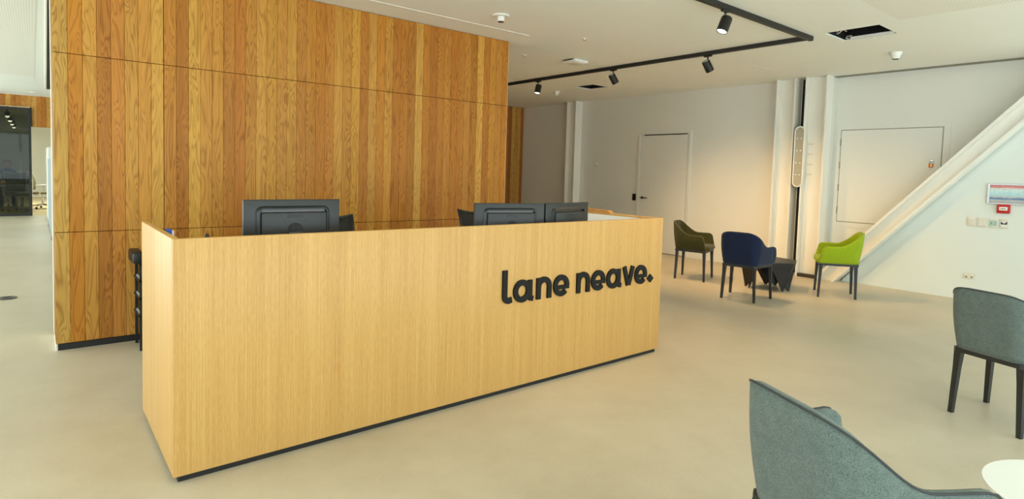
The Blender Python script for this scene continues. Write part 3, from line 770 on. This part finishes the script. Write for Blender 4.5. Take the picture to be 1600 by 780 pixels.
# ------------------------------------------------------------------ ceiling track and spotlights
t = thing('lighting_track', 'black L shaped lighting track fixed under the white ceiling', 'lighting track', (5.91, .02, H-.001))
MB().box(-6.4, -.022, -.045, .035, .022, 0).obj('track_arm', 'track', t); MB().box(-.032, .023, -.045, .012, 5.7, 0).obj('track_arm', 'track', t)
MB().bevbox(.0355, -.024, -.047, .05, .024, 0, .002).obj('end_cap', 'track', t)
def spot(x, y, tilt, az, label, lit):
    t = thing('track_spotlight', label, 'spotlight', (x, y, H-.0455), 0, 'spotlights on the ceiling track')
    MB().bevbox(-.05 if abs(y-.02) < .1 else -.018, -.018 if abs(y-.02) < .1 else -.05, -.018, .05 if abs(y-.02) < .1 else .018, .018 if abs(y-.02) < .1 else .05, 0, .003).obj('adaptor', 'track', t, True)
    MB().lathe([(.009, -.075), (.009, -.017)], 8).obj('stem', 'track', t)
    m_ = T((0, 0, -.12)) @ RZ(az) @ RX(tilt)
    hd = MB().lathe([(.041, -.070), (.044, -.080), (.049, -.078), (.049, .050), (.044, .059), (.02, .061)], 24, m_).obj('lamp_head', 'track', t, True)
    MB().lathe([(.0405, -.072), (.0405, -.0695)], 24, m_).obj('lens', 'lens', hd)
    MB().lathe([(.044, .0), (.044, .01), (.02, .012)], 20, m_ @ T((0, 0, .055))).obj('heat_cap', 'silver', hd, True)
    l = bpy.data.lights.new('spot_beam', 'SPOT'); l.energy = lit*1.42; l.spot_size = math.radians(98); l.spot_blend = 1.0; l.color = (1, .62, .27); l.shadow_soft_size = .04
    o = bpy.data.objects.new('spot_beam', l); C.objects.link(o); o.parent = t; o.matrix_local = m_ @ T((0, 0, -.095))
# heads: tilt about the head's own axis after turning; lens end points down and outwards
spot(5.91, 4.315, math.radians(14), math.radians(95), 'spotlight with glowing lens nearest the timber wall end of the track', 150)
spot(5.91, 2.72, math.radians(34), math.radians(-110), 'spotlight turned away in the middle of the long track arm', 130)
spot(5.91, 1.22, math.radians(34), math.radians(-110), 'spotlight turned away closest to the track corner', 84)
spot(4.29, .02, math.radians(22), math.radians(70), 'large looking spotlight with glowing lens at the top of the photo', 60)

# ------------------------------------------------------------------ ceiling fittings
def detector(x, y, prof, label, name='smoke_detector', cat='smoke detector', m='white', ring=None):
    t = thing(name, label, cat, (x, y, H))
    o = MB().lathe([(r, -z) for r, z in reversed(prof)], 24).obj('body', m, t, True)
    if ring: MB().lathe([(ring[0], -ring[2]), (ring[0], -ring[1])], 20).obj('sensor', ring[3], t, True)
detector(3.11, 1.73, [(.085, 0), (.085, .008), (.078, .014), (.036, .015), (.036, .055), (.033, .06)], 'round white ceiling sensor with short cylinder above the timber wall end', 'ceiling_sensor', 'sensor', ring=(.031, .06, .066, 'nickel'))
detector(7.16, 5.2, [(.06, 0), (.06, .02), (.05, .04), (.03, .042), (.026, .06)], 'small white smoke detector near the far column', ring=(.02, .06, .075, 'white'))
detector(7.383, -.319, [(.065, 0), (.062, .018), (.045, .05), (.04, .075)], 'white smoke detector right of the larger ceiling hole', ring=(.032, .075, .083, 'nickel'))
detector(4.38, 1.82, [(.035, 0), (.035, .004), (.012, .006), (.01, .02)], 'tiny white sprinkler in the ceiling middle, nearest of three', 'sprinkler', 'sprinkler', ring=(.018, .02, .024, 'silver'))
detector(4.53, 3.04, [(.035, 0), (.035, .004), (.012, .006), (.01, .02)], 'tiny white sprinkler near the timber wall end, left of three', 'sprinkler', 'sprinkler', ring=(.018, .02, .024, 'silver'))
detector(6.91, 1.89, [(.035, 0), (.035, .004), (.012, .006), (.01, .02)], 'tiny white sprinkler beyond the long track arm, furthest of three', 'sprinkler', 'sprinkler', ring=(.018, .02, .024, 'silver'))
detector(6.78, 3.62, [(.05, 0), (.05, .006), (.03, .008)], 'flat white ceiling disc beyond the middle spotlight', 'ceiling_disc', 'ceiling fitting')
t = thing('ceiling_unit', 'square white box fitting on the ceiling above the track', 'ceiling unit', (5.22, 2.80, H), math.radians(0))
MB().bevbox(-.13, -.13, -.045, .13, .13, -.002, .018, 3).obj('housing', 'white', t, True); MB().bevbox(-.09, -.09, -.05, .09, .09, -.0445, .003).obj('cover', 'plate', t, True)
box('side_slot', 'nickel', -.1312, -.09, -.02, -.1295, .09, -.006, t)
t = thing('ceiling_vent', 'narrow dark grille in corridor ceiling beside timber wall end', 'vent', (6.3, 6.05, H))
box('grille', 'dark', -.16, -.3, -.006, .16, .3, -.001, t); box('frame', 'plate', -.18, -.32, -.004, .18, .32, -.0005, t)
for i, (x, y, lb) in enumerate(((-1.01, 15.5, 'recessed ceiling downlight above the tinted glass panel, left of two'), (-.41, 14.9, 'recessed ceiling downlight beside timber wall edge, right of two'))):
    t = thing('downlight', lb, 'downlight', (x, y, H)); MB().lathe([(.07, -.012), (.09, -.008), (.09, -.001)], 20).obj('trim_ring', 'white', t, True); MB().lathe([(.06, -.0135), (.06, -.012)], 20).obj('lens', 'plate', t)

# ------------------------------------------------------------------ floor box, office partition
t = thing('floor_box', 'dark round floor outlet cover on the concrete at far left', 'floor outlet', (-.69, 4.91, 0))
MB().lathe([(.085, .0005), (.085, .006), (.075, .009)], 28).obj('lid', 'nickel', t, True); MB().lathe([(.04, .009), (.04, .011)], 20).obj('insert', 'black', t)
t = thing('desk_screen', 'blue grey low office screen seen edge on beside the timber wall', 'screen', (-.185, 11.5, 0))
box('screen_panel', 'bluegrey', -.03, -1.5, .06, .02, 1.5, 1.43, t); box('foot', 'silver', -.045, -1.4, 0, .04, -1.3, .06, t); box('foot', 'silver', -.045, 1.3, 0, .04, 1.4, .06, t)
t = thing('tall_cupboard', 'tall narrow white panel beyond the blue grey office screen', 'cupboard', (-.095, 14.3, 0))
box('carcass', 'white', -.1, -.9, .05, .3, .9, 1.68, t); box('plinth', 'black', -.08, -.88, 0, .28, .88, .05, t); box('door', 'white', -.115, -.88, .06, -.101, .88, 1.67, t)

# ------------------------------------------------------------------ glass panel and meeting room
t = thing('glass_panel', 'tall dark tinted glass panel in a black frame at far left', 'glass panel', (-1.6, 15.9, 0))
mb = MB(); GL, GR, GT = -1.2, 1.12, 2.66
mb.box(GL, -.03, 0, GL+.05, .02, GT); mb.box(GR-.05, -.03, 0, GR, .02, GT); mb.box(GL+.05, -.03, 0, GR-.05, .02, .06); mb.box(GL+.05, -.03, GT-.05, GR-.05, .02, GT)
mb.obj('frame', 'black', t); box('pane', 'glass', GL+.05, -.008, .06, GR-.05, .0, GT-.05, t)
mc = make_task_chair('meeting_chair', 'khaki mesh meeting chair with white frame right of the glass edge', (-.25, 18.5, 0), math.radians(80), ('khaki', 'white', 'khaki'), 'meeting room chairs')
dup(mc, (-.80, 17.55, 0), math.radians(5), 'khaki mesh meeting chair seen from behind through tinted glass')
t = thing('meeting_table', 'oak meeting table behind the tinted glass', 'table', (-1.2, 18.55, 0))
MB().bevbox(-.75, -.5, .70, .62, .5, .735, .004).obj('table_top', 'veneer_dark', t, True)
for x in (-.6, .5):
    for y in (-.4, .4): box('leg', 'silver', x-.02, y-.02, 0, x+.02, y+.02, .70, t)
box('laptop_screen', 'bluegrey', -.78, 18.15, .7365, -.5, 18.17, .93); tag(bpy.data.objects['laptop_screen'], 'pale screen standing on the meeting table behind glass', 'screen')
t = thing('meeting_spot_track', 'row of four small lit spotlights hanging on dark track seen through glass', 'lighting track', (-.94, 0, 2.5))
MB().box(-.02, 15.9+.3, .06, .02, 24.8, .1).obj('track_arm', 'track', t)
for y in (17.0, 24.0): MB().lathe([(.006, .1), (.006, H-2.501)], 6, T((0, y, 0))).obj('hanger', 'track', t)
for y in (16.6, 19.0, 21.2, 23.6):
    hd = MB().lathe([(.05, -.03), (.06, .02), (.06, .07)], 14, T((0, y, 0))).obj('lamp_head', 'track', t)
    MB().lathe([(.01, -.075), (.035, -.065), (.045, -.04), (.045, -.029)], 12, T((0, y, 0))).obj('lens', 'lens', hd, True)
# plant in the corner
t = thing('potted_plant', 'spiky green potted plant on stand in the meeting room corner', 'plant', (-1.42, 20.2, 0))
MB().lathe([(.13, 0), (.17, .9), (.17, .95), (.15, .95)], 16).obj('pot', 'pot', t, True)
for k in range(16):
    a = 2*PI*k/16+random.uniform(-.2, .2); lean = random.uniform(.08, .26); hh = random.uniform(.55, .95); w_ = .022
    ca, sa = math.cos(a), math.sin(a); vs = []; 
    for j in range(5):
        f = j/4; r = .03+lean*f*f; z = .94+hh*f*(1-.15*f*lean); wd = w_*(1-f)**.6+.002
        vs += [(r*ca-wd*sa, r*sa+wd*ca, z), (r*ca+wd*sa, r*sa-wd*ca, z)]
    o = MB().add(vs, [(j*2, j*2+1, j*2+3, j*2+2) for j in range(4)]).obj('leaf', 'leaf', t); md = o.modifiers.new('s', 'SOLIDIFY'); md.thickness = .003

# person seated at the meeting table
t = thing('person', 'person with dark hair in blue grey top seated behind tinted glass', 'person', (-1.02, 19.35, 0))
def skin(name, verts, edges, rad, m, par):
    me = bpy.data.meshes.new(name); me.from_pydata(verts, edges, []); me.materials.append(M[m])
    o = bpy.data.objects.new(name, me); C.objects.link(o); o.parent = par
    md = o.modifiers.new('skin', 'SKIN'); md.use_smooth_shade = True
    for i, r in enumerate(rad): me.skin_vertices[0].data[i].radius = (r, r) if not isinstance(r, tuple) else r
    me.skin_vertices[0].data[0].use_root = True
    s_ = o.modifiers.new('sub', 'SUBSURF'); s_.levels = 1; s_.render_levels = 2; return o
vb = [(0, .05, .60), (0, .03, .74), (0, -.02, .9), (0, -.06, 1.04), (0, -.08, 1.11), (0, -.10, 1.17), (0, -.12, 1.25),
      (-.17, -.05, 1.03), (-.24, -.14, .84), (-.12, -.34, .77), (.17, -.05, 1.03), (.24, -.14, .84), (.12, -.34, .77),
      (-.10, .0, .58), (-.13, -.38, .56), (-.13, -.38, .08), (-.13, -.50, .04), (.10, .0, .58), (.13, -.38, .56), (.13, -.38, .08), (.13, -.50, .04)]
eb = [(0,1),(1,2),(2,3),(3,4),(4,5),(5,6),(3,7),(7,8),(8,9),(3,10),(10,11),(11,12),(0,13),(13,14),(14,15),(15,16),(0,17),(17,18),(18,19),(19,20)]
rb_ = [(.15,.11),(.14,.10),(.16,.11),(.13,.09),.055,.07,.085,.06,.045,.032,.06,.045,.032,.085,.06,.045,.035,.085,.06,.045,.035]
bd = skin('body', vb, eb, rb_, 'shirt', t)
MB().lathe([(.03, -.12), (.07, -.09), (.082, -.02), (.08, .06), (.05, .105), (.015, .12)], 16, T((0, -.125, 1.235))).obj('face', 'skin', t, True)
for s_ in (-1, 1):
    MB().lathe([(.006, -.008), (.011, 0), (.006, .008)], 8, T((s_*.03, -.203, 1.25))).obj('eye', 'black', t, True)
    for q in range(4): MB().tube([(s_*(.10-.012*q+.02), -.36, .775), (s_*(.09-.012*q+.02), -.42-.012*(q % 3), .768), (s_*(.085-.012*q+.02), -.45-.012*(q % 3), .755)], .008, 6).obj('finger', 'skin', t, True)
MB().lathe([(.012, -.02), (.018, -.012), (.006, .02)], 8, T((0, -.212, 1.225))).obj('nose', 'skin', t, True)
MB().lathe([(.085, -.05), (.094, 0), (.09, .07), (.06, .115), (.02, .13)], 16, T((0, -.105, 1.245))).obj('hair', 'hair', t, True)
t = dup(mc, (-1.02, 19.42, 0), math.radians(0), 'khaki meeting chair under the seated person behind tinted glass')
for o in [c for c in t.children if c.name.startswith('arm')]:
    for q in list(o.children): bpy.data.objects.remove(q)
    bpy.data.objects.remove(o)
